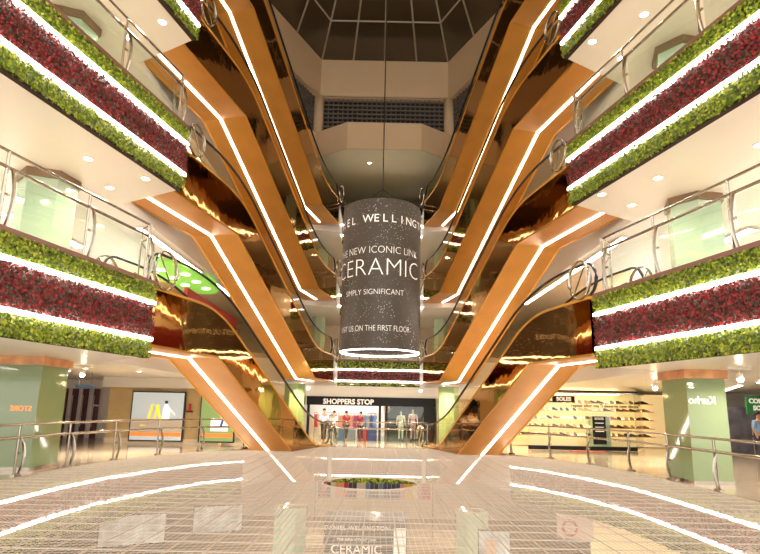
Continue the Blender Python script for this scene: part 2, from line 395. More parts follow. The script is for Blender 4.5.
# ------------------------------------------------------------------ escalators
def rounded(pts, rad, seg=6):
    out = [pts[0]]
    for i in range(1, len(pts) - 1):
        p, a, b = Vector(pts[i]), Vector(pts[i - 1]), Vector(pts[i + 1])
        A = p + (a - p).normalized() * rad; B = p + (b - p).normalized() * rad
        for k in range(seg + 1):
            t = k / seg; out.append(tuple(A * (1 - t) ** 2 + p * 2 * t * (1 - t) + B * t * t))
    out.append(pts[-1]); return out
def escalator(T, B, ztop, side, lt, lb, label, group=None):
    """T, B: plan points of the lit line at the upper and lower soffit bends; side +1 = left stack (void to its right)"""
    T = Vector((*T, 0)); B = Vector((*B, 0)); d = (B - T); run = d.length; d.normalize()
    inn = Vector((-d.y, d.x, 0)) * (-side)            # toward the void
    if side > 0: inn = Vector((d.y, -d.x, 0))
    else: inn = Vector((-d.y, d.x, 0))
    zb = ztop - F
    ui, uo = .93, -.66
    do = -.15 if lt < 3.9 else .08
    lr = 2.55 if lt < 3.9 else 2.8
    root = empty('escalator', (B.x, B.y, zb), label, 'escalator', group)
    def pt(s, u, z): return T + d * s + inn * u + Vector((0, 0, z))
    und = [(-lt, ztop - TU), (0, ztop - TU), (run, zb - TU), (run + lb, zb - TU)]
    dk = rounded([(-lt, ztop + .02), (do, ztop + .02), (run + do, zb + .02), (run + lb, zb + .02)], 1.0 if lt < 3.9 else 1.2, 8)
    # soffit
    mb = MB(); A = [pt(s, uo, z) for s, z in und]; C = [pt(s, ui, z) for s, z in und]
    mb.ribbon(A, C)
    A2 = [p + Vector((0, 0, .05)) for p in A]; C2 = [p + Vector((0, 0, .05)) for p in C]
    mb.ribbon(C2, A2); mb.ribbon(A, A2); mb.ribbon(C, C2)
    mb.build('soffit', ORANGE, root)
    # lit line
    mb = MB(); e = .045
    us = [(-lt + .1, und[0][1]), (0, und[1][1]), (run, und[2][1]), (run + lb * .85, und[3][1])]
    a = [pt(s, -e, z - .025) for s, z in us]; b = [pt(s, e, z - .025) for s, z in us]
    up = Vector((0, 0, .03))
    mb.ribbon(a, b); mb.ribbon([p + up for p in a], a); mb.ribbon(b, [p + up for p in b])
    mb.build('light_strip', LED, root)
    for u, nm in ((ui, 'inner'), (uo, 'outer')):
        sg = 1 if u > 0 else -1
        # cladding: polygon strip between underside and deck sampled at the same s
        ss = sorted(set([-lt, 0, run, run + lb] + [round(q[0], 3) for q in dk]))
        def zi(prof, s):
            for (s0, z0), (s1, z1) in zip(prof[:-1], prof[1:]):
                if s0 - 1e-3 <= s <= s1 + 1e-3: return z0 + (z1 - z0) * (s - s0) / max(1e-6, s1 - s0)
            return prof[-1][1]
        lo = [pt(s, u, zi(und, s)) for s in ss]; hi = [pt(s, u, zi(dk, s)) for s in ss]
        o = inn * (-sg * .04)
        mb = MB(); mb.ribbon(lo, hi); mb.ribbon([p + o for p in hi], [p + o for p in lo]); mb.build('side_cladding', MIRROR, root)
        MB().tube([pt(s, u, z) for s, z in und], .03, 6, flat=(.03, .035)).build('soffit_edge_trim', TRIMO, root)
        MB().tube([pt(s, u - sg * .08, z) for s, z in dk], .05, 8, flat=(.12, .045)).build('deck_trim', TRIMO, root, True)
        # glass balustrade and handrail
        g0 = [(s, z + .03) for s, z in dk if True]
        g1 = rounded([(-lr, ztop + .92), (do, ztop + .92), (run + do, zb + .92), (run + lb - .3, zb + .92)], 1.8, 8)
        ss2 = sorted(set([round(q[0], 3) for q in g1]))
        mb = MB(); gu = u - sg * .14
        mb.ribbon([pt(s, gu, zi(g0, s)) for s in ss2], [pt(s, gu, zi(g1, s)) for s in ss2])
        gl = mb.build('balustrade_glass', BGLASS, root)
        hr = []
        for k in range(9):                                     # upper newel return
            t = -PI / 2 + PI * k / 8 ; hr.append((-lr - .40 * math.cos(t), ztop + .50 + .42 * math.sin(t)))
        hr += g1
        for k in range(9):
            t = PI / 2 - PI * k / 8; hr.append((run + lb - .3 + .40 * math.cos(t), zb + .50 + .42 * math.sin(t)))
        MB().tube([pt(s, gu, z) for s, z in hr], .04, 8, flat=(.045, .03)).build('handrail', BLACK, root, True)
        # steel newel hoops at both ends, with a slanting stay
        for s0, z0 in ((-lr - .05, ztop + .48), (run + lb + .1, zb + .42)):
            mb = MB(); c = pt(s0, gu + sg * .22, z0)
            mb.tube([c + d * (.40 * math.cos(2 * PI * k / 24)) + Vector((0, 0, .47 * math.sin(2 * PI * k / 24))) for k in range(24)], .03, 8, True, flat=(.05, .018))
            hp = mb.build('newel_hoop', STEEL, root, True)
            MB().tube([c + d * .25 + Vector((0, 0, -.34)), c - d * .25 + Vector((0, 0, .34))], .018, 6).build('stay', STEEL, hp)
    # steps
    ns = 21; mb = MB(); sr = run / ns; A = []; Bq = []
    A = [(-lt, ztop - .02)]
    for i in range(ns): A += [(do + i * sr, ztop - .06 - F * i / ns), (do + i * sr, ztop - .02 - F * (i + 1) / ns)]
    A += [(run + lb, zb - .02)]
    a = [pt(s, uo + .2, z) for s, z in A]; b = [pt(s, ui - .2, z) for s, z in A]
    mb.ribbon(a, b); mb.build('steps', STEEL, root)
    return root
e1 = escalator((-5.357, 15.22), (-3.30, 22.4), L(1), 1, 3.3, 1.6, 'bronze escalator rising from the ground floor to the lowest left balcony')
e2 = escalator((5.10, 15.32), (3.25, 22.6), L(1), -1, 2.85, 1.6, 'bronze escalator rising from the ground floor to the lowest right balcony')
b1 = escalator((-5.617, 17.06), (-3.822, 25.09), L(2), 1, 4.0, 2.75, 'bronze escalator rising from the far first-floor landing to the middle left balcony')
b2 = escalator((5.457, 17.53), (3.737, 25.38), L(2), -1, 4.0, 2.6, 'bronze escalator rising from the far first-floor landing to the middle right balcony')
for src, sd in ((b1, 'left'), (b2, 'right')):
    for k, t in ((1, 'bronze escalator climbing to the topmost %s balcony' % sd), (2, 'uppermost bronze escalator at top %s, beside the skylight' % sd)):
        c = copy_tree(src); c.location = src.location + Vector((0, 0, F * k)); c['label'] = t
# flights below the net: only their tops show
# ------------------------------------------------------------------ railings
def railing(path, z, label, hgt=1.05, step=1.8, glass=True, group=None, posts=None, double=True):
    pts = [Vector((*p, z)) for p in path]
    root = empty('railing', tuple(pts[0]), label, 'railing', group)
    up = Vector((0, 0, 1))
    MB().tube([p + up * hgt for p in pts], .027, 8).build('top_rail', STEEL, root, True)
    MB().tube([p + up * (hgt - .27) for p in pts], .032, 8).build('lower_rail', STEEL, root, True)
    tot = sum((b - a).length for a, b in zip(pts[:-1], pts[1:])); ds = []
    q = max(1, round(tot / step)); ds = posts if posts is not None else [tot * i / q for i in range(q + 1)]
    def at(s):
        for a, b in zip(pts[:-1], pts[1:]):
            l = (b - a).length
            if s <= l + 1e-6: return a + (b - a) * (s / l), (b - a).normalized()
            s -= l
        return pts[-1], (pts[-1] - pts[-2]).normalized()
    for s in ds:
        p, d = at(s); nr = Vector((d.y, -d.x, 0))
        mb = MB(); rz = math.atan2(d.y, d.x)
        mb.tube([p, p + up * hgt], .028, 8)
        if double:
            cv = [p + d * .10 + nr * (.10 * math.sin(PI * t)) + up * ((hgt - .27) * t) for t in [i / 6 for i in range(7)]]
            mb.tube(cv, .02, 6, flat=(.036, .016))
            mb.box(tuple(p + d * .05 + up * .03), (.2, .08, .06), rz)
            mb.box(tuple(p + d * .05 + up * (hgt * .45)), (.12, .03, .04), rz)
        po = mb.build('post', STEEL, root)
        if double: MB().box(tuple(p + d * .05 + up * .03), (.22, .10, .05), rz).build('foot_plate', STEEL, po)
    if glass:
        for s0, s1 in zip(ds[:-1], ds[1:]):
            a, d = at(s0 + .14); b, _ = at(s1 - .04)
            nr = Vector((d.y, -d.x, 0)) * .012
            mb = MB(); mb.prism([((a - nr).x, (a - nr).y), ((b - nr).x, (b - nr).y), ((b + nr).x, (b + nr).y), ((a + nr).x, (a + nr).y)], z + .09, z + hgt - .33)
            mb.build('glass_panel', GLASS, root)
    return root
for k, nm in ((1, 'lowest'), (2, 'middle'), (3, 'topmost')):
    yl, yr = YE[k][0] - .25, YE[k][1] - .25
    railing([(sideL(2.3) - .1, 2.3), (sideL(yl) - .1, yl)], L(k) + .07, 'steel and glass railing along the %s left balcony' % nm, 1.30, posts=[0, 2.0, 4.05, 6.05 if k == 1 else 6.2, 7.85 if k == 1 else 8.24, (yl - 2.3) * 1.027])
    railing([(sideR(yr) + .1, yr), (sideR(2.3) + .1, 2.3)], L(k) + .07, 'steel and glass railing along the %s right balcony' % nm, 1.30, posts=[0, 1.6 if k == 1 else 1.87, 3.4 if k == 1 else 3.95, 5.3, 7.2, (yr - 2.3) * 1.028])
    # little steel end gate beside each newel
    for sx, y0 in ((-1, yl), (1, yr)):
        x0 = (sideL(y0) - .1) if sx < 0 else (sideR(y0) + .1)
        g = empty('end_gate', (x0, y0, L(k)), 'small steel end frame closing the %s %s railing by the escalator' % (nm, 'left' if sx < 0 else 'right'), 'railing end')
        mb = MB(); z0 = L(k) + .05; ox = sx * .35
        mb.tube([(x0, y0 + .12, z0), (x0, y0 + .12, z0 + 1.36), (x0 + ox, y0 + .45, z0 + 1.36), (x0 + ox, y0 + .45, z0)], .022, 8)
        mb.tube([(x0, y0 + .12, z0 + 1.05), (x0 + ox, y0 + .45, z0 + 1.05)], .022, 8)
        mb.tube([(x0 + ox, y0 + .45, z0 + 1.05), (x0 + ox * 1.6, y0 + 1.3, z0 + 1.05)], .02, 8)
        mb.build('frame', STEEL, g)
# ground floor rim
railing(GP[1:8], 0.0, 'long steel rail around the left rim of the ground floor opening', 1.08, step=1.9, glass=False)
railing(GP[-8:-1], 0.0, 'long steel rail around the right rim of the ground floor opening', 1.08, step=1.9, glass=False)
railing([(-2.25, 23.2), (2.1, 23.2)], 0.0, 'short glazed steel rail on the far rim before the black store front', 1.0, step=.9, group=None, double=False)
for k in (1, 2, 3):
    railing([(-2.2, 30.3), (2.2, 30.3)], L(k), {1: 'short steel railing on the far first-floor edge', 2: 'short steel railing on the far second-floor edge', 3: 'short steel railing on the far third-floor edge above the cylinder'}[k], 1.05, step=1.1, double=False)

# ------------------------------------------------------------------ safety net
def clip(poly, axis, val):          # intersections of a line axis=val with polygon -> sorted other coords
    out = []
    for i in range(len(poly)):
        a, b = poly[i], poly[(i + 1) % len(poly)]
        if (a[axis] - val) * (b[axis] - val) < 0:
            t = (val - a[axis]) / (b[axis] - a[axis]); out.append(a[1 - axis] + t * (b[1 - axis] - a[1 - axis]))
    return sorted(out)
NP = [(-7.25, 3.05), (-7.5, 8), (-7.55, 11.2), (-7.57, 13.4), (-7.37, 15.3), (-6.79, 17.5), (-5.9, 19.3), (-4.9, 20.0), (-3.0, 20.0), (-2.3, 22.4), (2.3, 22.4), (2.95, 20.0), (4.9, 20.0), (5.65, 19.3), (6.45, 17.5), (6.99, 15.3), (7.07, 13.4), (7.07, 11.2), (7.05, 8), (6.95, 3.05)]
HC, HR = (-.13, 12.0), 1.02
net = empty('safety_net', (0, 3.1, 0), 'white mesh safety net stretched across the opening at ground level with one round hole', 'net')
def net_lines(step, w_, h_, z, ph=0.):
    mb = MB()
    for axis in (0, 1):
        lo, hi = (-7.5, 7.2) if axis == 0 else (3.1, 22.4)
        v = lo + ph
        while v < hi:
            c = clip(NP, axis, v)
            for a, b in zip(c[0::2], c[1::2]):
                spans = [(a, b)]
                dv = v - HC[axis]
                if abs(dv) < HR:
                    q = math.sqrt(HR * HR - dv * dv); c0 = HC[1 - axis]
                    spans = [(a, min(b, c0 - q)), (max(a, c0 + q), b)]
                for s0, s1 in spans:
                    if s1 - s0 < .02: continue
                    m0 = (s0 + s1) / 2
                    if axis == 0: mb.box((v, m0, z), (w_, s1 - s0, h_))
                    else: mb.box((m0, v, z), (s1 - s0, w_, h_))
            v += step
    return mb
net_lines(.07, .0058, .0045, .0).build('fine_mesh', NETM, net)
net_lines(.42, .014, .012, .004, .2).build('thick_cords', NETM, net)
MB().tube([(HC[0] + HR * math.cos(2 * PI * k / 40), HC[1] + HR * math.sin(2 * PI * k / 40), .0) for k in range(40)], .02, 6, True).build('hole_rim_cord', NETM, net)

# ------------------------------------------------------------------ hanging cylinder
CX, CY, CRAD = 0.02, 19.0, 1.42
ZB, ZT = 3.50, 8.72
cy = empty('hanging_cylinder_banner', (CX, CY, ZB), 'large speckled charcoal cylinder with white watch advert lettering hanging mid-void', 'banner')
mb = MB(); N = 64
prof = [(CRAD, ZB), (CRAD, ZT), (CRAD * .6, ZT + .02), (0.02, ZT + .05)]
for (r0, z0), (r1, z1) in zip(prof[:-1], prof[1:]):
    mb.add([(CX + r0 * math.cos(2 * PI * k / N), CY + r0 * math.sin(2 * PI * k / N), z0) for k in range(N)] + [(CX + r1 * math.cos(2 * PI * k / N), CY + r1 * math.sin(2 * PI * k / N), z1) for k in range(N)], [(k, (k + 1) % N, N + (k + 1) % N, N + k) for k in range(N)])
mb.build('drum', SPECK, cy, True)
MB().cyl((CX, CY), CRAD * .93, ZB + .22, ZB + .26, 48).build('underside', mat('drum_underside', (.07, .05, .035), .55), cy)
MB().tube([(CX + (CRAD - .04) * math.cos(2 * PI * k / 64), CY + (CRAD - .04) * math.sin(2 * PI * k / 64), ZB) for k in range(64)], .035, 8, True).build('light_ring', LED, cy, True)
MB().tube([(CX, CY, ZT), (CX + .02, CY, 23.3)], .022, 6).build('cable', BLACK, cy)
for q in (-1, 1): MB().tube([(CX, CY, ZT + .9), (CX + q * 1.2, CY, ZT + .03)], .012, 6).build('sling', BLACK, cy)
LETW = mat('white_lettering', (.92, .9, .86), .5, emit=(1, .97, .92), estr=.12)
def ctext(body, z, size, rdeg, half, nm='lettering', bold=0.):
    # scale spacing so the half-width is half degrees
    o = text(nm, body, size, LETW, (CX, CY, z), bend=(1000.0, 0), bold=bold)     # measure flat
    xs = [v.co.x for v in o.data.vertices]; wd = (max(xs) - min(xs)); me = o.data; bpy.data.objects.remove(o); bpy.data.meshes.remove(me)
    target = 2 * math.radians(half) * CRAD
    return text(nm, body, size, LETW, (CX, CY, z), parent=cy, bend=(CRAD + .012, math.radians(rdeg)), font_w=target / wd, bold=bold)
def ctext_spaced(body, z, size, rdeg, half):
    nch = len(body); mbs = []
    step = 2 * math.radians(half) / (nch - 1)
    for i, ch in enumerate(body):
        if ch == ' ': continue
        text('lettering', ch, size, LETW, (CX, CY, z), parent=cy, bend=(CRAD + .012, math.radians(rdeg - half) + i * step), bold=.002)
ctext_spaced('DANIEL WELLINGTON', 7.98, .40, -8, 97)
ctext('THE NEW ICONIC LINK', 6.86, .36, -10, 70, bold=-.006)
ctext('CERAMIC', 6.24, .88, -9, 72, bold=-.018)
ctext('SIMPLY SIGNIFICANT', 5.40, .27, -12, 45, bold=-.004)
ctext('VISIT US ON THE FIRST FLOOR', 4.17, .28, -12, 56, bold=-.004)

# ------------------------------------------------------------------ columns
GREEN = mat('sage_glass_column', (.27, .37, .18), .06, coat=.6)
GREEN2 = mat('pale_mint_column', (.52, .68, .52), .08, coat=.5)
def column(x, y, z0, z1, r, label, m_=None, rot=22.5, cap=True, nside=8, group=None, capm=None):
    root = empty('column', (x, y, z0), label, 'column', group)
    n_ = nside; a = [(x + r * math.cos(2 * PI * k / n_ + math.radians(rot)), y + r * math.sin(2 * PI * k / n_ + math.radians(rot))) for k in range(n_)]
    MB().prism(a, z0, z1 - (.18 if cap else 0)).build('shaft', m_ or GREEN, root)
    if cap:
        r2 = r * 1.1; b = [(x + r2 * math.cos(2 * PI * k / n_ + math.radians(rot)), y + r2 * math.sin(2 * PI * k / n_ + math.radians(rot))) for k in range(n_)]
        MB().prism(b, z1 - .2, z1).build('capital', capm or COPPER, root)
    return root
def square_column(x0, x1, y0, y1, z1, label):
    root = empty('column', ((x0 + x1) / 2, (y0 + y1) / 2, 0), label, 'column')
    MB().box(((x0 + x1) / 2, (y0 + y1) / 2, (z1 - .18) / 2), (x1 - x0, y1 - y0, z1 - .18)).build('shaft', GREEN, root)
    MB().box(((x0 + x1) / 2, (y0 + y1) / 2, z1 - .1), (x1 - x0 + .12, y1 - y0 + .12, .2)).build('capital', COPPER, root)
    MB().box(((x0 + x1) / 2, (y0 + y1) / 2, .04), (x1 - x0 + .02, y1 - y0 + .02, .08)).build('plinth', STEEL, root)
    return root
cl = square_column(-9.2, -7.97, 12.85, 13.95, 2.62, 'sage green glass-clad column at the far left of the ground floor')
crr = square_column(7.28, 8.2, 12.85, 13.95, 2.62, 'sage green glass-clad column at the right of the ground floor')
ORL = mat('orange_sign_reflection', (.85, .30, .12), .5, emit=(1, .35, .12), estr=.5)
BRN = mat('brown_cap', (.25, .16, .09), .4)
for k in (1, 2, 3):
    nm = {1: 'first', 2: 'second', 3: 'third'}[k]
    column(-7.95, 12.1, L(k), L(k + 1) - 1.58, .62, 'mint glass column behind the railing on the left %s floor' % nm, GREEN2, nside=6, rot=20, capm=BRN)
    column(7.75, 12.7, L(k), L(k + 1) - 1.58, .62, 'mint glass column behind the railing on the right %s floor' % nm, GREEN2, nside=6, rot=10, capm=BRN)
for x, s in ((-3.85, 'left'), (3.25, 'right')):
    column(x, 25.3, 0, 2.62, .5, 'pale green column %s of the black store front' % s, GREEN, nside=8, cap=False)
for k in (1, 2, 3):
    for x, s in ((-3.6, 'left'), (3.6, 'right')):
        column(x, 31.6, L(k), L(k + 1) - 1.58, .42, 'slim pale green column at the far %s side of floor %s' % (s, {1: 'one', 2: 'two', 3: 'three'}[k]), GREEN2, cap=False)
# basement columns seen through the net
for x, s in ((-2.75, 'left'), (3.1, 'right')):
    column(x, 18.5, -4.2, -1.6, .55, 'pale basement column under the net on the %s' % s, GREEN2, cap=False)

# ------------------------------------------------------------------ downlights
dproto = None
def downlight(x, y, z, power=22, label='round recessed downlight glowing in the white soffit', group='recessed downlights in the balcony soffits', r=.095):
    global dproto
    if dproto is None:
        root = empty('ceiling_downlight', (x, y, z), label, 'ceiling light', group)
        MB().tube([(x + .1 * math.cos(2 * PI * k / 20), y + .1 * math.sin(2 * PI * k / 20), z - .005) for k in range(20)], .014, 6, True).build('trim_ring', WHITE, root)
        MB().cyl((x, y), .09, z - .012, z - .002, 20).build('lens', DOWN, root)
        dproto = root
    else:
        root = copy_tree(dproto); root.location = (x, y, z); root['label'] = label; root['group'] = group
    if power: lamp('downlight_lamp', (x, y, z - .03), power, .16, spread=2.6)
    return root
for k in (2, 3, 4):
    zc = L(k) - (1.58 if k < 4 else 1.60)
    for x, y in ((-6.45, 11.0), (-5.62, 12.0), (-6.76, 12.6), (-7.4, 9.3), (6.22, 11.4), (5.36, 12.4), (6.4, 13.05), (7.4, 9.8)):
        if k == 4 and y < 10: continue
        downlight(x, y, zc, 22, 'recessed downlight in the soffit over the %s %s balcony, %s' % ({2: 'lowest', 3: 'middle', 4: 'topmost'}[k], 'left' if x < 0 else 'right', {6: 'the one nearest the soffit corner'}.get(0) or ('middle of its three' if abs(x) in (6.45, 6.22) else 'the one by the soffit corner' if abs(x) < 6 else 'outermost of its three' if abs(x) < 7 else 'nearest to the viewer')), 'balcony soffit downlights')
for k in (1, 2, 3):
    for x in (-1.6, 0, 1.6): downlight(x, 31.5, L(k) - 1.58, 15, 'recessed downlight behind the hanging cylinder under the far %s landing, %s' % ({1: 'first-floor', 2: 'second-floor', 3: 'third-floor'}[k], {-1.6: 'left', 0: 'middle', 1.6: 'right'}[x]))
GDL = ['just beyond the left green column', 'between the left green column and the poster wall', 'before the left green column', 'near the right track spotlight', 'over the floor before the shoe shop', 'right of the right green column, nearest', 'right of the right green column, outer', 'left of the black store sign', 'right of the black store sign', 'above the first S of the black store sign', 'above the right half of the black store sign', 'behind the left ground escalator', 'behind the right ground escalator']
for x, y in ((-9.1, 16.8), (-7.9, 17.9), (-10.8, 12.2), (8.6, 17.0), (9.9, 19.6), (8.4, 11.6), (10.3, 13.4), (-3.4, 24.2), (2.9, 24.2), (-1.2, 24.3), (1.1, 24.3), (-6.2, 22.5), (5.8, 22.5)):
    downlight(x, y, L(1) - 1.58, 60 if y > 14 else 26, 'recessed downlight in the ground floor soffit %s' % GDL.pop(0), 'ground soffit downlights')

# track spotlights on the ground floor soffit
def spot(x, y, label):
    root = empty('track_spotlight', (x, y, 2.6), label, 'spotlight')
    MB().box((x, y, 2.59), (.5, .05, .05)).build('track', WHITE, root)
    MB().tube([(x, y, 2.58), (x, y, 2.47)], .015, 6).build('stem', WHITE, root)
    MB().cyl((x, y), .07, 2.36, 2.48, 16).build('lamp_head', WHITE, root)
    MB().ball((x, y - .02, 2.35), .065).build('bulb', mat('spot_bulb_glow', (1, 1, 1), .5, emit=(1, .85, .55), estr=25), root)
    lamp('spotlight_lamp', (x, y, 2.25), 9, .15)
spot(-8.5, 15.6, 'bright track spotlight beyond the left green column')
spot(7.94, 11.9, 'bright track spotlight in front of the right green column')
spot(8.6, 16.9, 'small track spotlight before the shoe shop')
spot(-2.9, 22.6, 'bright spotlight over the left end of the black store sign')
spot(1.8, 23.2, 'bright spotlight over the black store front, right end')
spot(-5.0, 20.8, 'bright spotlight seen through the bronze glass of the left ground escalator')
spot(5.0, 24.2, 'bright spotlight behind the right ground escalator')

downlight(-.75, 28.4, L(4) - 1.60, 40, 'single bright downlight in the olive soffit above the hanging cylinder')
# linear ceiling lights on the ground and first floors
def linear(x0, y0, x1, y1, z, label, wd=.14, group=None, es=9, pw=0):
    if pw: lamp('strip_fill_lamp', ((x0 + x1) / 2, (y0 + y1) / 2, z - .1), pw, .8, (1, .97, .93))  # area lamp added to brighten the upper floors
    a = Vector((x0, y0, z)); b = Vector((x1, y1, z)); d = (b - a); rz = math.atan2(d.y, d.x); c = (a + b) / 2
    root = empty('linear_ceiling_light', tuple(c), label, 'ceiling light', group)
    MB().box((c.x, c.y, z - .03), (d.length, wd + .05, .06), rz).build('housing', WHITE, root)
    MB().box((c.x, c.y, z - .065), (d.length - .04, wd, .02), rz).build('diffuser', mat('linear_light_glow', (1, 1, 1), .5, emit=(1, .96, .9), estr=es), root)
linear(9.5, 13.0, 11.6, 16.5, 2.62, 'slanting white strip light in the soffit right of the right green column')
linear(12.0, 18.0, 14.0, 22.0, 2.62, 'farther white strip light in the soffit above the coming soon sign')
linear(-11.5, 8.5, -10.0, 17.5, 2.62, 'long white strip light in the soffit at far left')
for sx in (-1, 1):
    for i, y in enumerate((9.5, 14.5, 20, 26)):
        linear(sx * 10.5, y, sx * 10.2, y + 3.2, L(2) - 1.59, 'white strip light in the first-floor soffit, %s side, %s' % ('left' if sx < 0 else 'right', ('nearest', 'second', 'third', 'farthest')[i]), .3, es=9, pw=85)
        linear(sx * 11, y, sx * 10.7, y + 3.2, L(3) - 1.59, 'added white strip light in the second-floor soffit, %s side, %s' % ('left' if sx < 0 else 'right', ('nearest', 'second', 'third', 'farthest')[i]), .2, es=9, pw=50)  # second-floor strips added to brighten that level

# ------------------------------------------------------------------ ground floor: left side
def person(loc, rz, shirt, trousers, hair, label, h=1.55, arm=.0, skin=(.50, .30, .19), mannequin=False, skirt=False, walk=.1):
    s = h / 1.7
    root = empty('mannequin' if mannequin else 'person', loc, label, 'mannequin' if mannequin else 'person')
    root.rotation_euler = (0, 0, rz)
    def sk_obj(name, verts, edges, m_, root_i=0, sub=1):
        me = bpy.data.meshes.new(name); me.from_pydata([tuple(c * s for c in v[0]) for v in verts], edges, [])
        me.materials.append(m_); o = bpy.data.objects.new(name, me); COL.objects.link(o); o.parent = root
        md = o.modifiers.new('skin', 'SKIN'); md.use_smooth_shade = True
        if not me.skin_vertices:
            me.attributes  # created by modifier below
        lay = me.skin_vertices[0] if me.skin_vertices else None
        if lay is None:
            bpy.context.view_layer.update(); lay = me.skin_vertices[0] if me.skin_vertices else None
        if lay:
            for i, v in enumerate(verts):
                r = v[1]; lay.data[i].radius = (r[0] * s, r[1] * s) if isinstance(r, tuple) else (r * s, r * s)
            lay.data[root_i].use_root = True
        o.modifiers.new('sub', 'SUBSURF').levels = sub; o.modifiers['sub'].render_levels = sub
        return o
    S = mat('skin_%.2f' % skin[0], skin, .6)
    a = arm
    lw = walk
    body = [((0, 0, .93), (.14, .10)), ((0, 0, 1.12), (.12, .09)), ((0, 0, 1.35), (.16, .095)), ((0, 0, 1.46), .05), ((0, -.01, 1.55), .06), ((0, -.01, 1.63), .085), ((0, 0, 1.70), .06),
            ((-.19, 0, 1.40), .05), ((-.25, -.04 * a, 1.14 + .02 * a), .038), ((-.26, -.10 - .2 * a, .93 + .2 * a), .03), ((-.26, -.13 - .25 * a, .85 + .24 * a), .035),
            ((.19, 0, 1.40), .05), ((.25, -.04 * a, 1.14 + .02 * a), .038), ((.26, -.10 - .2 * a, .93 + .2 * a), .03), ((.26, -.13 - .25 * a, .85 + .24 * a), .035),
            ((-.09, 0, .85), .085), ((-.10, -lw, .48), .055), ((-.10, -lw * .6, .08), .04), ((-.11, -.12 - lw * .6, .04), .035),
            ((.09, 0, .85), .085), ((.10, lw * .4, .48), .055), ((.10, lw, .08), .04), ((.11, -.12 + lw, .04), .035)]
    E = [(0, 1), (1, 2), (2, 3), (3, 4), (4, 5), (5, 6), (2, 7), (7, 8), (8, 9), (9, 10), (2, 11), (11, 12), (12, 13), (13, 14), (0, 15), (15, 16), (16, 17), (17, 18), (0, 19), (19, 20), (20, 21), (21, 22)]
    sk_obj('body', body, E, S)
    def grow(v, g): return (v[0], (v[1][0] + g, v[1][1] + g) if isinstance(v[1], tuple) else v[1] + g)
    sv = [grow(body[i], .018) for i in (0, 1, 2, 7, 8, 11, 12)]
    sk_obj('shirt', sv, [(0, 1), (1, 2), (2, 3), (3, 4), (2, 5), (5, 6)], mat('cloth_%02d%02d%02d' % tuple(int(c * 99) for c in shirt), shirt, .8))
    tm = mat('cloth_%02d%02d%02d' % tuple(int(c * 99) for c in trousers), trousers, .8)
    tv = [grow(body[i], .016) for i in (0, 15, 16, 17, 19, 20, 21)]
    sk_obj('trousers', tv, [(0, 1), (1, 2), (2, 3), (0, 4), (4, 5), (5, 6)], tm)
    if hair:
        mb = MB().ball((0, .015 * s, 1.655 * s), .088 * s, 12, 8, (1, 1.1, 1.05)); o = mb.build('hair', mat('dark_hair', (.02, .015, .01), .6), None, True); o.parent = root
    mb = MB().ball((0, -.095 * s, 1.62 * s), .016 * s, 6, 4); mb.ball((-.03 * s, -.085 * s, 1.645 * s), .01 * s, 6, 4); mb.ball((.03 * s, -.085 * s, 1.645 * s), .01 * s, 6, 4); mb.box((0, -.088 * s, 1.585 * s), (.045 * s, .012 * s, .01 * s))
    o = mb.build('face_features', mat('face_dark', (.25, .12, .08), .6), None); o.parent = root
    return root

WHI0 = mat('pale_corridor_wall', (.80, .72, .66), .4)
# corridor with dark red panels, far left
struct('wall_corridor', MB().box((-13.1, 25.2, 1.31), (5.4, .2, 2.62)), WHI0)
MAR = mat('dark_maroon_panel', (.09, .012, .018), .3)
for i, x in enumerate((-14.3, -13.83, -13.36, -12.85)):
    b = empty('maroon_display_panel', (x, 24.95, 0), 'tall dark maroon panel left of the lit posters, %s' % ('leftmost', 'second from left', 'third from left', 'rightmost')[i], 'display panel')
    MB().box((x, 24.98, 1.10), (.24, .08, 2.2)).build('board', MAR, b)
    MB().box((x - .08, 24.93, 1.2), (.02, .02, 1.4)).build('stripe', mat('stripe_pale', (.75, .7, .62), .5), b)
    if i == 3: text('lettering', 'STYLE', .1, LETW, (x + .06, 24.93, 1.45), 0, b)
hs = empty('hanging_wayfinding_sign', (-9.9, 18.4, 2.0), 'small blue hanging direction sign right of the left green column', 'sign')
MB().box((-9.9, 18.4, 2.10), (.62, .05, .10)).build('board', mat('navy_sign', (.03, .09, .16), .4), hs)
for q in (-.2, .2): MB().tube([(-9.9 + q, 18.4, 2.15), (-9.9 + q, 18.4, 2.6)], .008, 5).build('hanger', STEEL, hs)
